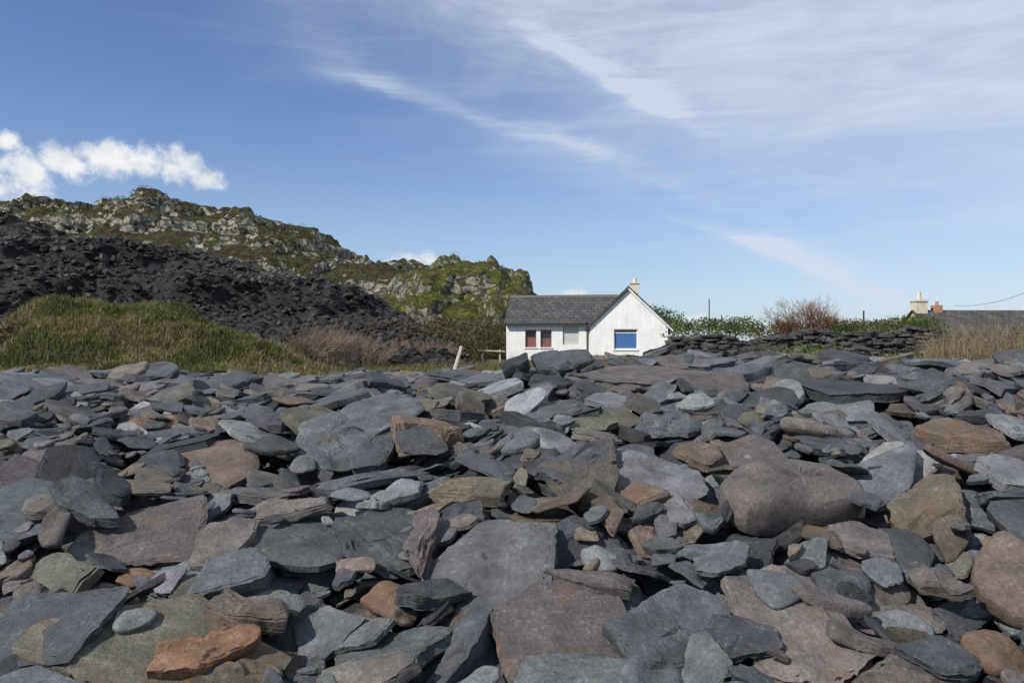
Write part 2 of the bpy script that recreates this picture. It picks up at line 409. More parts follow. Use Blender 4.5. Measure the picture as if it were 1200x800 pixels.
# ---------------------------------------------------------------- hills
def hill(name,sky,foot,D,back,prof,noisef,nu,ns,mat,base=-1.3):
    sky=np.array(sky,float)
    u=np.linspace(sky[0,0],sky[-1,0],nu);
    s=np.concatenate([np.linspace(0,1,ns),1+np.linspace(.03,1,ns//4)])
    U,S=np.meshgrid(u,s)
    Y=np.where(S<=1,foot+(D-foot)*S,D+(back-D)*(S-1))
    X=(U-600)/F*Y
    py=np.interp(U,sky[:,0],sky[:,1])
    hr=(400-py)/F*D
    P=np.where(S<=1,prof(S),1-.9*sstep(0,1,S-1))
    Z=base+(hr-base)*P
    X,Y,Z=noisef(X,Y,Z,S,U)
    V=np.stack([X.ravel(),Y.ravel(),Z.ravel()+CZ],1)
    build(name,V,gridq(len(s),nu),None,mat,smooth=True,sharp=50)
    return X,Y,Z+CZ,U,S
def hill_mat(name,rockthr,green,brown,rockc,slopew=1.):
    m,t,b=material(name)
    g=t.new('ShaderNodeNewGeometry');pos=g.outputs['Position']
    nz=t.new('ShaderNodeSeparateXYZ');t.put(nz.inputs[0],g.outputs['Normal'])
    big=t.noise(pos,.09,3,.6,.3);mid=t.noise(pos,.45,5,.65);fine=t.noise(pos,2.6,5,.75)
    slope=t.m('MULTIPLY',t.m('SUBTRACT',.75,nz.outputs[2]),.6*slopew)
    rk=t.ss(t.m('ADD',t.m('ADD',t.m('MULTIPLY',big,.55),t.m('MULTIPLY',mid,.45)),t.m('ADD',slope,t.m('MULTIPLY',t.m('SUBTRACT',fine,.5),.25))),rockthr,rockthr+.06)
    cr=t.new('ShaderNodeTexVoronoi',feature='DISTANCE_TO_EDGE');t.put(cr.inputs['Vector'],t.mapv(pos,(1,1,1.5),(.3,.2,.5)));cr.inputs['Scale'].default_value=.8
    crk=t.ss(t.m('ADD',cr.outputs['Distance'],t.m('MULTIPLY',t.m('SUBTRACT',fine,.5),.6)),-.04,.14)
    rc=t.mix(t.ss(fine,.38,.62),scalecol(t,t.mix(0.,rockc,rockc),.5),rockc)
    rc=scalecol(t,rc,t.lin(crk,0,1,.4,1.12))
    vg=t.mix(t.ss(mid,.42,.58),green,brown)
    vg=scalecol(t,vg,t.lin(fine,.3,.7,.4,1.6))
    t.put(b.inputs['Base Color'],t.mix(rk,vg,rc));b.inputs['Roughness'].default_value=.95;b.inputs['Specular IOR Level'].default_value=.15
    t.put(b.inputs['Normal'],t.bump(t.m('ADD',fine,t.m('MULTIPLY',crk,.4)),1.,.45))
    return m
def nf_rock(amp,seed,scale=.11):
    def f(X,Y,Z,S,U):
        x=X*scale;y=Y*scale*.8
        r=fbm(x,y,6,seed,True,.55)
        w=sstep(0,.35,S)*(1-.4*sstep(1.0,1.3,S))
        st=fbm(x*1.7+3,y*1.7,4,seed+20)
        Z2=Z+w*amp*(r-.62)*1.6
        q=2.6;k=Z2/q+st*1.2;fr=k-np.floor(k);Zt=(np.floor(k)+sstep(.25,.75,fr)-st*1.2)*q
        Z2=Z2*(1-.55*w)+Zt*.55*w
        X2=X+w*(fbm(x*3,Z2*.3,3,seed+5)-.5)*1.6
        Y2=Y+w*(fbm(x*2.2+9,Z2*.35,4,seed+7)-.5)*5*(S<=1.0)
        Z2=Z2+w*(vnoise(X*1.3,Y*1.3,seed+3)-.5)*.5
        return X2,Y2,Z2
    return f
M_hill=hill_mat('hill_rock_and_heather',.53,(.07,.076,.025),(.062,.043,.025),(.37,.35,.28))
M_knoll=hill_mat('knoll_rock_and_grass',.60,(.12,.135,.026),(.09,.082,.028),(.30,.285,.225))
sky1=[(-700,330),(-400,285),(-150,248),(0,240),(40,234),(75,238),(110,246),(150,241),(175,237),(215,243),(240,251),(290,254),(312,262),(335,276),(365,281),(400,291),(430,304),(460,309),(500,318),(540,330),(600,355),(640,380),(700,400),(800,410)]
H1=hill('rocky_hill',sky1,60,98,150,lambda s:.12*s+.88*sstep(.0,1.0,s)**.9,nf_rock(2.5,31),760,150,M_hill)
sky2=[(420,420),(440,362),(455,340),(475,324),(500,314),(520,307),(545,302),(570,303),(595,312),(615,322),(626,333),(632,350),(645,375),(665,400),(690,415)]
H2=hill('grassy_knoll',sky2,55,72,92,lambda s:.1*s+.9*sstep(-.1,1.0,s),nf_rock(.95,77,.2),260,110,M_knoll)
m,t,b=material('slate_spoil')
g=t.new('ShaderNodeNewGeometry');pos=g.outputs['Position']
n1=t.noise(pos,.22,4,.65,.5);n2=t.noise(t.mapv(pos,(1,1,2)),3.,6,.85)
c=t.mix(t.ss(n1,.42,.6),(.017,.016,.016),(.050,.043,.039))
c=scalecol(t,c,t.lin(n2,.35,.65,.25,1.8))
t.put(b.inputs['Base Color'],c);b.inputs['Roughness'].default_value=.85
t.put(b.inputs['Normal'],t.bump(n2,1.,.5));M_spoil=m
def nf_spoil(X,Y,Z,S,U):
    w=sstep(0,.2,S)
    r=fbm(X*.16,Y*.2,5,51,True)
    Z2=Z+w*(r-.6)*1.3*(.4+.6*sstep(1.05,.7,S))
    q=2.4;sh=fbm(X*.06,Y*.06,3,60)*4
    k=(Z2+sh)/q;fr=k-np.floor(k);Zt=(np.floor(k)+sstep(.35,.8,fr))*q-sh
    Z2=Z2*.45+Zt*.55*w+Z2*.55*(1-w)
    Z2=Z2+w*(vnoise(X*1.6,Y*1.6,4)-.5)*.35+w*(vnoise(X*4,Y*4,8)-.5)*.25
    Y2=Y+w*(fbm(X*.5,Z2*.6,4,70)-.5)*2.0*(S<1.02)
    return X,Y2,Z2
sky3=[(-800,190),(-300,225),(-100,245),(0,257),(50,268),(100,277),(150,288),(200,299),(250,306),(290,312),(330,322),(380,335),(420,345),(450,356),(480,368),(505,388),(530,412),(545,425)]
H3=hill('slate_spoil_heap',sky3,29,46,62,lambda s:.25*s+.75*sstep(-.15,1.05,s)**1.1,nf_spoil,620,170,M_spoil)
def blocks(name,H,N,smin,smax,pal,mat,rng,srange=(.05,1.02)):
    X,Y,Z,U,S=H
    A=Acc();cand=np.argwhere((S>srange[0])&(S<srange[1])&(U>-80)&(U<1250))
    for k in range(N):
        i,j=cand[rng.integers(len(cand))]
        a=smin*(smax/smin)**(rng.random()**2.4);b_=a*rng.uniform(.5,.9);th=a*rng.uniform(.2,.6)
        loc=make_stone(a,b_,th,3,'slab',rng)
        rx=Matrix.Rotation(rng.uniform(0,6.28),3,'Z')@Matrix.Rotation(rng.normal(.3,.35),3,'X')@Matrix.Rotation(rng.uniform(0,6.28),3,'Z')
        fr=np.array(rx).T
        k_=.55+.75*sstep(.42,.6,fbm(np.array([X[i,j]*.2]),np.array([Z[i,j]*.5]),3,66))[0]
        c=np.array(pal[rng.integers(len(pal))])*rng.uniform(.6,1.3)*k_
        A.add(loc,np.array([X[i,j]+rng.uniform(-.1,.1),Y[i,j],Z[i,j]-CZ]),fr,3,c,np.array([.1,0,0]),rng)
    return A.obj(name,mat,30)
blocks('loose_slate_blocks',H3,13000,.07,.42,[(.024,.022,.022),(.038,.034,.032),(.062,.053,.046)],M_stone,rng)

# ---------------------------------------------------------------- grassy mound
moundsky=[(-200,410),(-60,392),(0,378),(25,364),(50,360),(80,357),(130,361),(180,367),(230,378),(280,394),(320,410),(350,425),(372,438),(400,455)]
m,t,b=material('mound_turf')
g=t.new('ShaderNodeNewGeometry');pos=g.outputs['Position']
n1=t.noise(pos,.7,5,.6);n2=t.noise(pos,8,5,.8)
c=t.mix(t.ss(n1,.42,.6),(.065,.07,.022),(.11,.085,.045));c=scalecol(t,c,t.lin(n2,.3,.7,.4,1.5))
t.put(b.inputs['Base Color'],c);b.inputs['Roughness'].default_value=.95;t.put(b.inputs['Normal'],t.bump(n2,1.,.12))
def nf_m(X,Y,Z,S,U):
    w=sstep(0,.3,S)
    return X,Y,Z+w*(fbm(X*.6,Y*.6,5,90)-.5)*1.5
H4=hill('grassy_mound',moundsky,15.5,24,31,lambda s:.15*s+.85*sstep(-.1,1.05,s),nf_m,220,100,m,base=-1.0)

# ---------------------------------------------------------------- vegetation
def blades(name,P,hgt,wid,cols,lean,rng,mat=M_grass):
    n=len(P)
    an=rng.uniform(0,2*np.pi,n);d=np.stack([np.cos(an),np.sin(an),np.zeros(n)],1)
    ln=rng.normal(0,lean,(n,3));ln[:,2]=0
    h=hgt*rng.uniform(.5,1.25,n)
    up=np.array([0,0,1.])
    b0=P-d*wid/2*np.ones((n,1));b1=P+d*wid/2
    md=P+up*(h*.6)[:,None]+ln*(h*.45)[:,None]
    tp=P+up*(h*(1-.3*np.abs(ln).sum(1)))[:,None]+ln*(h*1.2)[:,None]
    m0=md-d*wid*.35;m1=md+d*wid*.35
    V=np.stack([b0,b1,m1,m0,tp],1).reshape(-1,3)
    k=np.arange(n)*5
    Q=np.stack([k,k+1,k+2,k+3],1);T=np.stack([k+3,k+2,k+4],1)
    C=np.repeat(cols,5,0)
    return build(name,V,Q,T,mat,False,{'col':C})
def palcols(pal,n,rng,var=.25,idx=None):
    pal=np.array(pal)
    if idx is None: idx=rng.integers(len(pal),size=n)
    return pal[idx]*rng.uniform(1-var,1+var,(n,1))
def onhill(H,n,rng,smin=.0,smax=1.,u0=-100,u1=1300,cond=None):
    X,Y,Z,U,S=H
    c=np.argwhere((S>smin)&(S<smax)&(U>u0)&(U<u1)) if cond is None else np.argwhere(cond)
    k=c[rng.integers(len(c),size=n)]
    return np.stack([X[k[:,0],k[:,1]],Y[k[:,0],k[:,1]],Z[k[:,0],k[:,1]]],1)
P=onhill(H4,80000,rng,0.02,1.25,-150,395)+np.concatenate([rng.uniform(-.08,.08,(80000,2)),np.zeros((80000,1))],1)
nz=fbm(P[:,0]*.7,P[:,1]*.7,5,123)+rng.normal(0,.025,len(P))
idx=np.where(nz>.53,rng.integers(0,3,len(P)),np.where(nz>.45,rng.integers(2,6,len(P)),rng.integers(4,8,len(P))))
gp=[(.26,.21,.11),(.18,.13,.07),(.18,.165,.065),(.17,.19,.045),(.12,.155,.035),(.09,.115,.026),(.075,.07,.026),(.085,.058,.035)]
hh=.10+.20*fbm(P[:,0]*1.6+4,P[:,1]*1.6,3,321)
blades('mound_grass',P,hh,.024,palcols(gp,len(P),rng,.3,idx),.4,rng)
def leaves(name,centers,radii,per,size,pal,rng,mat=M_leaf,lumpy=.25):
    cs=[];cc=[]
    pal=np.array(pal)
    for c,r in zip(centers,radii):
        n=max(int(per*r[0]*r[2]),12)
        v=rng.normal(size=(n,3));v/=np.linalg.norm(v,axis=1)[:,None]
        rad=rng.uniform(.35,1.05,n)**.6
        lump=1+lumpy*np.sin(v[:,0]*5+c[0]*3)*np.cos(v[:,2]*6+c[1]*2)
        p=v*(rad*lump)[:,None]*np.array(r)+np.array(c);p=p[v[:,2]>-.45]
        n=len(p)
        base=pal[rng.integers(len(pal))]
        col=base*rng.uniform(.55,1.4,(n,1))*(.75+.3*rng.random())
        mix=rng.random((n,1))<.25
        col=np.where(mix,pal[rng.integers(len(pal),size=n)],col)
        cs.append(p);cc.append(col)
    P=np.concatenate(cs);C=np.concatenate(cc);n=len(P)
    a=rng.normal(size=(n,3));a/=np.linalg.norm(a,axis=1)[:,None]
    b_=rng.normal(size=(n,3));b_=np.cross(a,b_);b_/=np.linalg.norm(b_,axis=1)[:,None]
    s=size*rng.uniform(.5,1.4,(n,1))
    V=np.stack([P-a*s,P+b_*s*.45,P+a*s,P-b_*s*.45],1).reshape(-1,3)
    k=np.arange(n)*4
    return build(name,V,np.stack([k,k+1,k+2,k+3],1),None,mat,False,{'col':np.repeat(C,4,0)})
def shrub_on(H,n,rng,rr,cond,sink=.05):
    P=onhill(H,n,rng,cond=cond);r=rng.uniform(rr[0],rr[1],n)
    rad=np.stack([r*rng.uniform(.9,1.5,n),r,r*rng.uniform(.45,.7,n)],1)
    P=P.copy();P[:,2]+=rad[:,2]*sink
    return P,rad
GRN=[(.05,.06,.018),(.075,.085,.024),(.04,.045,.018),(.065,.045,.025),(.08,.065,.03)]
X,Y,Z,U,S=H1
nn=fbm(X*.12,Y*.12,4,200)
P,r=shrub_on(H1,560,rng,(.3,.9),(S>.3)&(S<.95)&(U>-60)&(U<640)&(nn>.52))
leaves('hill_scrub',P,r,130,.09,GRN,rng,lumpy=.1)
P,r=shrub_on(H1,45,rng,(.35,.7),(S>.93)&(S<1.0)&(((U>50)&(U<110))|((U>150)&(U<245))|((U>300)&(U<340))),-.5)
leaves('ridge_bushes',P,r,700,.06,[(.035,.05,.015),(.05,.07,.02)],rng,lumpy=.0)
X,Y,Z,U,S=H2
P,r=shrub_on(H2,560,rng,(.2,.5),(S>.1)&(S<.95)&(U<594),-.15)
leaves('knoll_scrub',P,r,300,.06,[(.13,.15,.03),(.11,.125,.028),(.07,.08,.022),(.12,.105,.035)],rng,lumpy=.1)
cs=[];rs=[]
for k in range(230):
    px=rng.uniform(395,600);d=rng.uniform(36,54)
    if px>560: d=rng.uniform(52,56)
    top=np.interp(px,[395,430,480,540,600],[388,378,370,374,376])
    h=(400-rng.uniform(top,top+34))/F*d
    x=(px-600)/F*d;r=rng.uniform(.5,.9)
    cs.append((x,d,CZ+h-r*.5));rs.append((r*1.3,r,r*.8))
    if h>0:
        cs.append((x,d-.5,CZ+h/2-1));rs.append((r*1.2,r,r))
leaves('bramble_thicket',cs,rs,170,.08,[(.11,.08,.045),(.095,.078,.038),(.065,.074,.028),(.13,.10,.06),(.065,.05,.03)],rng)
cs=[];rs=[]
for (px,py,d,r) in [(183,382,21.5,.5),(172,388,21,.35),(200,384,21.8,.4),(240,396,21,.35),(262,402,21,.3),(130,360,24,.3),(100,360,24,.3),(60,364,24,.25),(215,380,23,.3),(330,425,19,.25),(310,418,19,.3),(85,404,20,.3),(60,399,20,.25),(290,409,20.5,.35),(150,372,23,.35),(25,389,20,.35),(5,398,20,.35)]:
    for q in range(3):
        cs.append(((px-600)/F*d+rng.normal(0,.25),d,CZ+(400-py)/F*d+rng.normal(0,.06)-.1));rs.append((r*1.2,r,r*.7))
leaves('heather_clumps',cs,rs,900,.045,[(.055,.036,.022),(.085,.056,.033),(.05,.042,.018)],rng)
def twigs(name,bases,n,pal,rng,thick=.012,depth=3):
    segs=[]
    def grow(p,d,L,w,k):
        q=p+d*L
        segs.append((p,q,w,w*.6))
        if k==0: return
        for c in range(rng.integers(2,5)):
            nd=d+rng.normal(0,.42,3);nd[2]+=.12;nd/=np.linalg.norm(nd)
            grow(p+d*L*rng.uniform(.5,1),nd,L*rng.uniform(.5,.85),w*.65,k-1)
    for (base,height,width) in bases:
      for i in range(n):
        a=rng.uniform(0,6.28);s=rng.random()
        d=np.array([math.cos(a)*.75*s*width/height,math.sin(a)*.5*s,1.]);d/=np.linalg.norm(d)
        p=np.array(base)+np.array([math.cos(a)*width*.3*s,math.sin(a)*width*.25*s,0])
        grow(p,d,height*rng.uniform(.26,.44),thick,depth)
    A=np.array([s[0] for s in segs]);Bq=np.array([s[1] for s in segs]);w0=np.array([s[2] for s in segs]);w1=np.array([s[3] for s in segs])
    n=len(A);D_=Bq-A;D_/=np.linalg.norm(D_,axis=1)[:,None]+1e-9
    e=np.cross(D_,[0.3,.9,.1]);e/=np.linalg.norm(e,axis=1)[:,None];f=np.cross(D_,e)
    V=[]
    for (Pp,w) in ((A,w0),(Bq,w1)):
        for k in range(3):
            an=k*2.094;V.append(Pp+(e*math.cos(an)+f*math.sin(an))*w[:,None])
    V=np.stack(V,1).reshape(-1,3);k=np.arange(n)*6
    Q=np.concatenate([np.stack([k+i,k+(i+1)%3,k+3+(i+1)%3,k+3+i],1) for i in range(3)])
    C=np.repeat(palcols(pal,n,rng,.3),6,0)
    return build(name,V,Q,None,M_twig,False,{'col':C})
def W(px,py,d): return ((px-600)/F*d,d,CZ+(400-py)/F*d)
twigs('bare_bush',[(W(945,394,42),2.3,2.9),(W(922,394,42.5),1.2,1.6),(W(968,394,42),1.4,1.6)],36,[(.16,.08,.05),(.12,.065,.045),(.19,.11,.065)],rng,.018,4)
twigs('bare_bramble',[(W(px,py,d),h,w) for (px,py,d,h,w) in [(365,430,27,1.7,1.4),(385,432,28,2.0,1.5),(405,433,29,1.7,1.5),(345,428,27,1.1,1.2),(430,432,31,1.7,1.8),(470,428,34,1.5,1.8),(510,425,36,1.4,2),(60,384,30,1.0,1.5)]],38,[(.20,.15,.11),(.15,.11,.085),(.24,.19,.14)],rng,.011,3)
def field(name,n,px0,px1,d0,d1,h,pal,rng,wid=.02,lean=.3):
    px=rng.uniform(px0,px1,n);d=rng.uniform(d0,d1,n);x=(px-600)/F*d
    z=Hrel(x,d)+CZ
    return blades(name,np.stack([x,d,z],1),h*(.5+fbm(x*.7,d*.7,3,44)),wid,palcols(pal,n,rng,.3),lean,rng)
field('rough_grass',26000,180,620,14.5,34,.30,gp,rng,.022)
field('rough_grass',26000,600,1260,16,40,.34,[(.24,.19,.10),(.14,.15,.045),(.09,.12,.028)],rng,.025)
field('dry_grass',9000,1090,1290,16,22,.95,[(.30,.25,.16),(.24,.19,.12),(.2,.15,.09)],rng,.013,.25)
field('dry_grass',2600,880,990,19,23,.75,[(.20,.19,.07),(.14,.17,.04),(.25,.2,.11)],rng,.014,.3)
cs=[];rs=[]
for k in range(330):
    px=rng.uniform(790,1260);d=rng.uniform(44,56)
    top=np.interp(px,[790,830,870,900,1000,1060,1085,1120,1260],[370,368,369,378,374,368,367,386,380])
    h=(400-rng.uniform(top+2,top+18))/F*d;r=rng.uniform(.4,.8)
    cs.append(((px-600)/F*d,d,CZ+h-r*.5));rs.append((r*1.6,r,r*.75))
leaves('hedge',cs,rs,180,.085,[(.085,.11,.026),(.11,.135,.032),(.05,.065,.02),(.13,.125,.045),(.10,.075,.04)],rng)
cs=[];rs=[]
for k in range(70):
    px=rng.uniform(970,1100);d=rng.uniform(60,66);h=(400-rng.uniform(374,384))/F*d
    cs.append(((px-600)/F*d,d,CZ+h-.4));rs.append((1.2,.8,.6))
leaves('heather_bank',cs,rs,120,.11,[(.14,.07,.045),(.10,.055,.035),(.09,.09,.03)],rng)
cs=[];rs=[]
for (px,py,d,r) in [(765,365,58,1.2),(778,370,57,1.3),(790,380,56,1.2),(770,378,57,1.3),(757,360,60,.8),(1075,376,43,.7),(1050,380,43,.6),(990,384,40,.6),(1000,382,40,.5),(945,407,26,.45),(960,409,26,.4),(925,410,26,.35),(975,410,26,.35),(860,380,43,.6),(840,378,43,.6),(815,382,44,.6)]:
    x,y,z=W(px,py,d);
    for q in range(4):
        cs.append((x+rng.normal(0,.4*r),y+rng.normal(0,.3),z-r*.4+rng.normal(0,.25*r)));rs.append((r*.8,r*.7,r*.6))
leaves('green_shrubs',cs,rs,330,.08,[(.05,.085,.02),(.09,.13,.025),(.04,.06,.018)],rng)

# ---------------------------------------------------------------- dry stone wall & slate heaps on right
A=Acc()
def wallrun(px0,px1,d0,d1,top_fn,n,rng,thick=.7):
    for k in range(n):
        f=rng.random();px=px0+(px1-px0)*f;d=d0+(d1-d0)*f
        x=(px-600)/F*d;g=float(Hrel(x,d));tp=(400-top_fn(px))/F*d
        z=g+(tp-g)*rng.random()
        a=rng.uniform(.15,.45);th=rng.uniform(.05,.13)
        rot=rng.normal(0,.12);c,s=math.cos(rot),math.sin(rot)
        tl=rng.normal(0,.10)
        uu=np.array([c,s,tl]);uu/=np.linalg.norm(uu);n_=np.array([-tl,rng.normal(0,.06),1]);n_/=np.linalg.norm(n_);vv=np.cross(n_,uu)
        col=np.array([(.034,.034,.036),(.052,.05,.05),(.075,.063,.052)][rng.integers(3)])*rng.uniform(.7,1.4)
        A.add(make_stone(a,a*.7,th,3,'slab',rng),np.array([x,d+rng.uniform(-thick/2,thick/2),z]),np.stack([uu,vv,n_]),3,col,np.array([.2,0,0]),rng)
wallrun(790,1250,37,33,lambda p:np.interp(p,[790,840,900,1010,1060,1250],[400,393,396,386,390,390])+4*math.sin(p*.045)+2*math.sin(p*.11),3900,rng,1.1)
wallrun(830,1010,30,30,lambda p:404+8*math.sin((p-830)*.05)**2,1300,rng,1.)
A.obj('drystone_wall',M_stone,30)
# ---------------------------------------------------------------- buildings
def box(name,x0,x1,y0,y1,z0,z1,mat,parent):
    V=[(x0,y0,z0),(x1,y0,z0),(x1,y1,z0),(x0,y1,z0),(x0,y0,z1),(x1,y0,z1),(x1,y1,z1),(x0,y1,z1)]
    Q=[(0,3,2,1),(4,5,6,7),(0,1,5,4),(1,2,6,5),(2,3,7,6),(3,0,4,7)]
    return build(name,V,Q,None,mat,False,parent=parent)
def poly_extrude(name,pts,axis,a0,a1,mat,parent):
    n=len(pts);V=[]
    for a in (a0,a1):
        for (h,z) in pts: V.append((a,h,z) if axis=='x' else (h,a,z))
    me=bpy.data.meshes.new(name)
    F_=[tuple(range(n)),tuple(range(2*n-1,n-1,-1))]+[(i,i+n,(i+1)%n+n,(i+1)%n) for i in range(n)]
    me.from_pydata(V,[],F_)
    import bmesh
    bm=bmesh.new();bm.from_mesh(me);bmesh.ops.recalc_face_normals(bm,faces=bm.faces);bm.to_mesh(me);bm.free()
    ob=bpy.data.objects.new(name,me);col_root.objects.link(ob);me.materials.append(mat);ob.parent=parent
    return ob
def limewash(name,c=(.80,.79,.76)):
    m,t,b=material(name)
    co=t.new('ShaderNodeTexCoord').outputs['Object']
    n=t.noise(co,1.3,5,.65);s=t.noise(t.mapv(co,(5,5,.7)),1,5,.7);f=t.noise(co,22,4,.7)
    sz=t.new('ShaderNodeSeparateXYZ');t.put(sz.inputs[0],co)
    damp=t.m('MULTIPLY',t.ss(sz.outputs[2],.9,0.),t.ss(s,.35,.6))
    cc=scalecol(t,t.mix(0.,c,c),t.lin(n,.3,.7,.88,1.03))
    cc=scalecol(t,cc,t.lin(s,.35,.75,1.03,.86))
    cc=t.mix(t.m('MULTIPLY',damp,.5),cc,(.35,.34,.28))
    t.put(b.inputs['Base Color'],cc);b.inputs['Roughness'].default_value=.9
    t.put(b.inputs['Normal'],t.bump(f,.5,.04));return m
def slate_roof(name,axis='x',c1=(.075,.08,.088),c2=(.12,.12,.12)):
    m,t,b=material(name)
    co=t.new('ShaderNodeTexCoord').outputs['Object'];sx=t.new('ShaderNodeSeparateXYZ');t.put(sx.inputs[0],co)
    cv=t.new('ShaderNodeCombineXYZ')
    t.put(cv.inputs[0],sx.outputs[0] if axis=='x' else sx.outputs[1]);t.put(cv.inputs[1],t.m('MULTIPLY',sx.outputs[2],1.6))
    br=t.new('ShaderNodeTexBrick');t.put(br.inputs['Vector'],cv.outputs[0])
    br.inputs['Scale'].default_value=1;br.inputs['Brick Width'].default_value=.42;br.inputs['Row Height'].default_value=.3
    br.inputs['Mortar Size'].default_value=.022;br.inputs['Color1'].default_value=c1+(1,);br.inputs['Color2'].default_value=c2+(1,);br.inputs['Mortar'].default_value=(.015,.015,.015,1)
    n=t.noise(co,1.5,6,.7);f=t.noise(co,9,4,.7)
    c=scalecol(t,br.outputs['Color'],t.lin(n,.3,.7,.5,1.5))
    c=t.mix(t.m('MULTIPLY',t.ss(f,.55,.68),.6),c,(.17,.165,.13))
    t.put(b.inputs['Base Color'],c);b.inputs['Roughness'].default_value=.75
    t.put(b.inputs['Normal'],t.bump(t.m('SUBTRACT',f,br.outputs['Fac']),.8,.05));return m
RC1,RC2=(.042,.043,.045),(.075,.072,.068)
M_lime=limewash('limewashed_render');M_roofx=slate_roof('roof_slates_main','x',RC1,RC2);M_roofy=slate_roof('roof_slates_wing','y',RC1,RC2)
M_white=simple_mat('white_paint',(.72,.71,.68),.5,.1)
m,t,b=material('window_glass');b.inputs['Base Color'].default_value=(.02,.022,.025,1);b.inputs['Roughness'].default_value=.08;M_glass=m
M_red=simple_mat('red_curtain',(.19,.08,.075),.9,.3,6);M_blue=simple_mat('blue_painted_board',(.035,.12,.30),.6,.12,5)
M_grey=simple_mat('grey_board',(.46,.45,.42),.8,.15,3);M_dark=simple_mat('dark_gutter',(.03,.03,.032),.5);M_cream=simple_mat('cream_render',(.55,.50,.39),.9,.25,4)
M_terra=simple_mat('terracotta_pot',(.38,.20,.12),.8,.2);M_ridge=simple_mat('ridge_tiles',(.10,.09,.08),.8,.25)
M_wood=simple_mat('weathered_wood',(.42,.38,.31),.85,.25,14)
def wall_open(pref,x0,x1,z0,z1,y0,y1,ops,parent,mat):
    cur=x0;k=1
    for (xa,xb,za,zb) in ops:
        box(f'{pref}_pier_{k}',cur,xa,y0,y1,z0,z1,mat,parent)
        box(f'{pref}_sill_wall_{k}',xa,xb,y0,y1,z0,za,mat,parent)
        box(f'{pref}_lintel_{k}',xa,xb,y0,y1,zb,z1,mat,parent)
        cur=xb;k+=1
    box(f'{pref}_pier_{k}',cur,x1,y0,y1,z0,z1,mat,parent)
house=bpy.data.objects.new('white_cottage',None);col_root.objects.link(house)
house.location=(-.36,50,CZ-1.35);house.rotation_euler=(0,0,math.radians(-9))
zo=.15
E1=2.43+zo;R1=4.08+zo;WX=5.25;WE=9.95;E2=2.2+zo;R2=4.45+zo;DP=5.2;GF=-.45
wall_open('front_wall',0,WX,0,E1,0,.35,[(1.2,1.9,.83+zo,1.93+zo),(2.16,2.86,.83+zo,1.93+zo),(3.55,4.55,1.0+zo,2.2+zo)],house,M_lime)
poly_extrude('left_gable_wall',[(.351,0),(DP,0),(DP,E1),(DP/2,R1-.06),(.351,E1+.2)],'x',0,.35,M_lime,house)
box('back_wall',.352,WX,DP-.3,DP-.002,0,E1-.002,M_lime,house)
wall_open('gable_front',WX,WE,0,E2,GF,GF+.35,[(6.72,8.14,.72+zo,1.95+zo)],house,M_lime)
cx=(WX+WE)/2
poly_extrude('gable_triangle',[(WX,E2),(WE,E2),(cx,R2-.05)],'y',GF,GF+.35,M_lime,house)
poly_extrude('gable_rear_wall',[(WX,0),(WE,0),(WE,E2),(cx,R2-.05),(WX,E2)],'y',DP+.1,DP+.4,M_lime,house)
box('wing_right_wall',WE-.35,WE-.002,GF+.352,DP+.098,0,E2-.01,M_lime,house)
box('wing_left_wall',WX+.002,WX+.3,GF+.352,DP+.098,0,E2-.01,M_lime,house)
def roof_slab(name,p0,p1,a0,a1,axis,mat,th=.09):
    (h0,z0),(h1,z1)=p0,p1
    L=math.hypot(h1-h0,z1-z0);nx,nz=-(z1-z0)/L*th,(h1-h0)/L*th
    if nz<0: nx,nz=-nx,-nz
    return poly_extrude(name,[(h0,z0),(h1,z1),(h1+nx,z1+nz),(h0+nx,z0+nz)],axis,a0,a1,mat,house)
sl=(R1-E1)/(DP/2)
roof_slab('main_roof_front',(-.25,E1-.25*sl),(DP/2,R1),-.12,cx-.6,'x',M_roofx)
roof_slab('main_roof_back',(DP+.25,E1-.25*sl),(DP/2+.002,R1-.003),-.12,cx-.6,'x',M_roofx)
s2=(R2-E2)/(cx-WX)
roof_slab('wing_roof_left',(WX-.25,E2-.25*s2),(cx,R2),GF-.12,DP+.55,'y',M_roofy)
roof_slab('wing_roof_right',(WE+.3,E2-.3*s2),(cx+.002,R2-.003),GF-.12,DP+.55,'y',M_roofy)
poly_extrude('main_ridge',[(DP/2-.14,R1+.02),(DP/2,R1+.16),(DP/2+.14,R1+.02)],'x',-.14,cx-.7,M_ridge,house)
poly_extrude('wing_ridge',[(cx-.13,R2+.01),(cx,R2+.15),(cx+.13,R2+.01)],'y',GF-.14,DP+.5,M_ridge,house)
for nm,xe,sg in (('bargeboard_left',WX-.25,1),('bargeboard_right',WE+.3,-1)):
    ze=E2-abs(xe-(WX if sg>0 else WE))*s2
    poly_extrude(nm,[(xe,ze-.13),(cx,R2-.13),(cx,R2-.004),(xe,ze-.004)],'y',GF-.15,GF-.05,M_white if sg<0 else M_dark,house)
box('front_gutter',-.1,WX-.26,-.36,-.26,E1-.2,E1-.1,M_dark,house)
box('downpipe',WX-.22,WX-.14,-.09,-.01,0,E1-.1,M_dark,house)
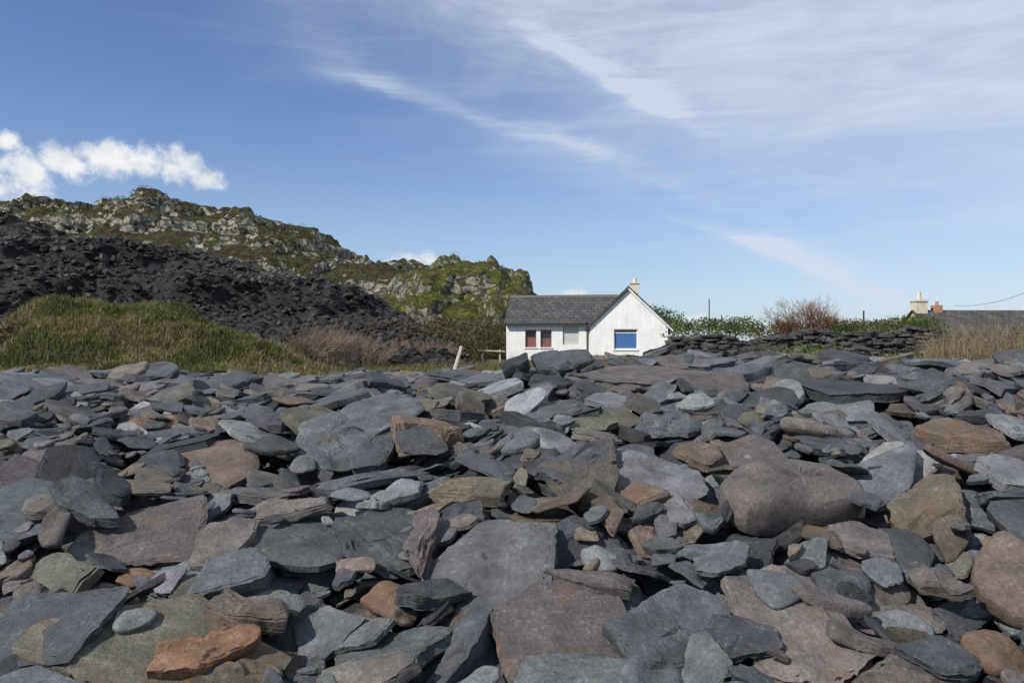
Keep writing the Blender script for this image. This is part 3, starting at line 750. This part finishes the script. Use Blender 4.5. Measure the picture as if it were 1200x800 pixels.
def window(k,xa,xb,za,zb,y,lower,frac,uppermat,trim):
    g=bpy.data.objects.new(f'window_{k}',None);col_root.objects.link(g);g.parent=house
    w=.06
    box('frame_left',xa,xa+w,y,y+.06,za,zb,trim,g);box('frame_right',xb-w,xb,y,y+.06,za,zb,trim,g)
    box('frame_top',xa+w,xb-w,y,y+.06,zb-w,zb,trim,g);box('frame_bottom',xa+w,xb-w,y,y+.06,za,za+w,trim,g)
    zm=za+(zb-za)*frac
    box('glazing_bar',xa+w,xb-w,y+.003,y+.055,zm-.025,zm+.025,trim,g)
    box('lower_pane',xa+w,xb-w,y+.02,y+.04,za+w,zm-.025,lower,g)
    box('upper_pane',xa+w,xb-w,y+.02,y+.04,zm+.025,zb-w,uppermat,g)
    box('sill',xa-.06,xb+.06,y-.18,y-.002,za-.07,za-.003,M_white,g)
M_fr=simple_mat('faded_red_frame',(.22,.10,.09),.7,.2)
window(1,1.2,1.9,.83+zo,1.93+zo,.12,M_red,.55,M_glass,M_fr);window(2,2.16,2.86,.83+zo,1.93+zo,.12,M_red,.5,M_glass,M_fr)
window(3,6.72,8.14,.72+zo,1.95+zo,GF+.12,M_blue,.82,M_glass,M_white)
box('boarded_window',3.55,4.55,.1,.14,1.0+zo,2.2+zo,M_grey,house)
box('chimney_stack',cx+.1,cx+.62,1.9,2.5,R2-.5,R2+.42,M_cream,house)
box('chimney_cap',cx+.04,cx+.68,1.84,2.56,R2+.42,R2+.5,M_cream,house)
def cyl(name,x,y,z0,z1,r0,r1,mat,parent,n=12):
    V=[];
    for (z,r) in ((z0,r0),(z1,r1),(z1,r1*.7),(z1-.08,r1*.7)):
        for k in range(n): V.append((x+r*math.cos(k*2*math.pi/n),y+r*math.sin(k*2*math.pi/n),z))
    Q=[(a*n+k,a*n+(k+1)%n,(a+1)*n+(k+1)%n,(a+1)*n+k) for a in range(3) for k in range(n)]
    V.append((x,y,z1-.08));T=[(3*n+k,3*n+(k+1)%n,4*n) for k in range(n)]
    return build(name,V,Q,T,mat,True,parent=parent,sharp=40)
cyl('chimney_pot',cx+.36,2.2,R2+.5,R2+.78,.13,.11,M_cream,house)

ct=bpy.data.objects.new('slate_roofed_cottage',None);col_root.objects.link(ct)
d=58;x0=(1090-600)/F*d
ct.location=(x0,d,CZ-1);ct.rotation_euler=(0,0,math.radians(4))
M_oldwall=simple_mat('rubble_wall',(.22,.2,.17),.95,.4,5,.6,.05);M_roofo=slate_roof('old_roof_slates','x',(.042,.042,.043),(.09,.076,.062))
box('walls',0.05,9,0,4.5,-.5,1.7,M_oldwall,ct)
poly_extrude('gable_ends',[(0.002,1.701),(4.498,1.701),(2.25,3.15)],'x',0.052,8.99,M_oldwall,ct)
for nm,p0,p1 in (('roof_front',(-.25,1.6),(2.25,3.28)),('roof_back',(4.75,1.6),(2.252,3.277))):
    (h0,z0),(h1,z1)=p0,p1
    poly_extrude(nm,[(h0,z0),(h1,z1),(h1,z1+.1),(h0,z0+.1)],'x',-.1,9.1,M_roofo,ct)
box('door',3.9,4.8,-.04,-.002,-.4,1.5,M_dark,ct);box('window',6,6.9,-.04,-.002,.4,1.4,M_glass,ct)
box('chimney_stack',.05,.95,1.85,2.65,2.6,4.0,M_cream,ct);box('chimney_cap',-.02,1.02,1.78,2.72,4.0,4.12,M_cream,ct)
cyl('chimney_pot',.5,2.25,4.12,4.75,.17,.13,M_cream,ct)
box('second_stack',1.6,2.2,1.95,2.55,2.9,3.75,M_terra,ct);cyl('second_pot',1.9,2.25,3.75,4.05,.12,.1,M_terra,ct)
def rod(name,p,q,r0,r1,mat,n=7,parent=None):
    p=Vector(p);q=Vector(q);dd=(q-p).normalized();e=dd.orthogonal().normalized();f=dd.cross(e);V=[]
    for (c,r) in ((p,r0),(q,r1)):
        for k in range(n):
            a=k*2*math.pi/n;V.append(c+(e*math.cos(a)+f*math.sin(a))*r)
    V+= [p,q]
    Q=[(k,(k+1)%n,n+(k+1)%n,n+k) for k in range(n)];T=[(2*n,(k+1)%n,k) for k in range(n)]+[(2*n+1,n+k,n+(k+1)%n) for k in range(n)]
    return build(name,[tuple(v) for v in V],Q,T,mat,False,parent=parent)
rod('leaning_post',W(531,440,20),W(541,406,20.2),.055,.045,M_wood)
fe=bpy.data.objects.new('wooden_fence',None);col_root.objects.link(fe)
for i,px in enumerate((548,566,586)): rod(f'post_{i+1}',W(px,430,44),W(px,409+i%2,44),.06,.05,M_wood,parent=fe)
rod('rail',W(543,410,43.9),W(592,412,43.9),.05,.05,M_wood,parent=fe)
rod('telegraph_pole',W(831,395,70),W(831,350,70),.06,.045,M_dark)
rod('telegraph_pole',W(1012,392,80),W(1012,364,80),.10,.08,M_dark)
rod('telegraph_pole',W(1210,400,52),W(1210,336,52),.1,.08,M_wood)
pa=Vector(W(1118,358,58));pb=Vector(W(1210,339,52))
wv=bpy.data.objects.new('overhead_wire',None);col_root.objects.link(wv)
prev=pa
for k in range(1,9):
    f=k/8;p=pa.lerp(pb,f);p.z-=.35*4*f*(1-f);rod(f'span_{k}',prev,p,.016,.016,M_dark,4,wv);prev=p

# ---------------------------------------------------------------- sun + sky
SA=math.radians(-128);SE=math.radians(40)
sd=Vector((math.cos(SE)*math.sin(SA),math.cos(SE)*math.cos(SA),math.sin(SE)))
sl_=bpy.data.lights.new('sun','SUN');sl_.energy=5.0;sl_.angle=math.radians(.5);sl_.color=(1,.95,.87)
so=bpy.data.objects.new('sun',sl_);col_root.objects.link(so);so.rotation_euler=sd.to_track_quat('Z','Y').to_euler()
w=bpy.data.worlds.new('World');scene.world=w;w.use_nodes=True
t=NT(w.node_tree);bg=w.node_tree.nodes['Background'];bg.inputs[1].default_value=.09
sk=t.new('ShaderNodeTexSky',sky_type='NISHITA');sk.sun_disc=False;sk.sun_elevation=SE;sk.sun_rotation=SA
sk.air_density=1.0;sk.dust_density=.4;sk.ozone_density=1.8
dirv=t.new('ShaderNodeTexCoord').outputs['Generated']
sx=t.new('ShaderNodeSeparateXYZ');t.put(sx.inputs[0],dirv)
az=t.m('ARCTAN2',sx.outputs[0],sx.outputs[1]);el=t.m('ARCSINE',sx.outputs[2])
Uc=t.m('MULTIPLY_ADD',az,F,600.);Vc=t.m('MULTIPLY_ADD',el,-F,400.)
def uv(px,py):
    a=math.atan((px-600)/F);e=math.atan((400-py)/F*math.cos(a));return 600+a*F,400-e*F
cvu=t.new('ShaderNodeCombineXYZ');t.put(cvu.inputs[0],Uc);t.put(cvu.inputs[1],Vc);UV=cvu.outputs[0]
def gauss(px,py,sx_,sy_):
    u,v=uv(px,py);k=math.cos(math.atan((px-600)/F))**2
    a=t.m('DIVIDE',t.m('SUBTRACT',Uc,u),sx_*k);b=t.m('DIVIDE',t.m('SUBTRACT',Vc,v),sy_)
    return t.m('EXPONENT',t.m('MULTIPLY',t.m('ADD',t.m('MULTIPLY',a,a),t.m('MULTIPLY',b,b)),-1.))
def streakm(p0,p1,wd,amp,e0=.3,e1=.3):
    x0,y0=uv(*p0);x1,y1=uv(*p1);L=math.hypot(x1-x0,y1-y0);dx,dy=(x1-x0)/L,(y1-y0)/L
    al=t.m('ADD',t.m('MULTIPLY',t.m('SUBTRACT',Uc,x0),dx/L),t.m('MULTIPLY',t.m('SUBTRACT',Vc,y0),dy/L))
    cr=t.m('ADD',t.m('MULTIPLY',t.m('SUBTRACT',Uc,x0),-dy),t.m('MULTIPLY',t.m('SUBTRACT',Vc,y0),dx))
    cr=t.m('MULTIPLY',t.m('ADD',cr,t.m('MULTIPLY',t.m('SUBTRACT',warp,.5),34.)),1/wd)
    cr=t.m('MULTIPLY',cr,t.m('ADD',1.,t.m('MULTIPLY',t.m('GREATER_THAN',cr,0.),.8)))
    g=t.m('EXPONENT',t.m('MULTIPLY',t.m('MULTIPLY',cr,cr),-1.))
    g=t.m('MULTIPLY',g,t.m('MULTIPLY',t.ss(al,-.1,e0),t.ss(al,1.1,1-e1)))
    return t.m('MULTIPLY',g,amp)
warp=t.noise(UV,.008,5,.6)
blobs=[(-30,215,60,32),(25,208,50,32),(75,188,40,25),(125,184,52,21),(170,190,38,19),(212,195,38,24),(240,212,30,13),(485,306,40,12),(500,303,20,10),(462,308,18,8),(673,344,20,8),(5,166,24,12),(815,372,22,5)]
S_=None
for bb in blobs:
    g=gauss(*bb);S_=g if S_ is None else t.m('MAXIMUM',S_,g)
cn=t.noise(UV,.035,8,.66,.4);cn2=t.noise(UV,.02,6,.65,.3)
cum=t.ss(t.m('ADD',S_,t.m('ADD',t.m('MULTIPLY',t.m('SUBTRACT',cn,.5),1.6),t.m('MULTIPLY',t.m('SUBTRACT',cn2,.5),1.4))),.34,1.02)
cum=t.m('MULTIPLY',cum,t.ss(S_,.03,.35))
wisp=t.noise(t.mapv(UV,(.0045,.030,1),(0,0,-.42)),1,8,.68,.8)
wisp2=t.noise(t.mapv(UV,(.0016,.006,1),(0,0,-.5)),1,7,.62,.8)
sline=t.m('SUBTRACT',t.m('MULTIPLY',t.m('SUBTRACT',Uc,430.),.40),t.m('MULTIPLY',Vc,.916))
veil=t.m('MULTIPLY',t.ss(t.m('ADD',sline,t.m('MULTIPLY',t.m('SUBTRACT',wisp2,.5),280.)),-190,170),t.lin(wisp2,.3,.7,.46,.78))
veil=t.m('ADD',veil,t.m('MULTIPLY',t.m('MULTIPLY',t.ss(wisp,.40,.72),t.ss(sline,-220,40)),.22))
cir=veil
for s in [((590,25),(832,155),15,.62),((650,50),(800,135),36,.26),((380,80),(745,188),10,.26),((600,140),(865,248),16,.24),((760,245),(905,295),8,.42),((835,272),(1085,360),11,.95),((870,278),(1020,332),24,.42),((1085,322),(1200,326),6,.25),((350,75),(480,103),18,.28),((540,150),(760,220),30,.14),((480,110),(620,150),9,.16)]:
    cir=t.m('ADD',cir,t.m('MULTIPLY',streakm(*s),t.lin(wisp,.35,.65,.35,1.25)))
haze=t.ss(el,.30,-.02)
cir=t.m('MINIMUM',cir,.88)
tint=t.new('ShaderNodeVectorMath',operation='MULTIPLY');t.put(tint.inputs[0],sk.outputs[0]);tint.inputs[1].default_value=(.96,1.08,1.36)
skyc=tint.outputs[0]
skyc=t.mix(t.m('MULTIPLY',haze,.40),skyc,(6.0,7.4,9.2))
skyc=t.mix(cir,skyc,(7.3,8.1,9.4))
ccol=t.mix(t.ss(cn2,.35,.65),(8.0,8.4,9.0),(10.1,10.1,10.2))
skyc=t.mix(cum,skyc,ccol)
t.put(bg.inputs[0],skyc)

cam=bpy.data.cameras.new('camera');cam.lens=28;cam.sensor_width=36;cam.clip_end=12000;cam.clip_start=.05
co=bpy.data.objects.new('camera',cam);col_root.objects.link(co);co.location=(0,0,CZ);co.rotation_euler=(math.radians(90),0,0)
scene.camera=co
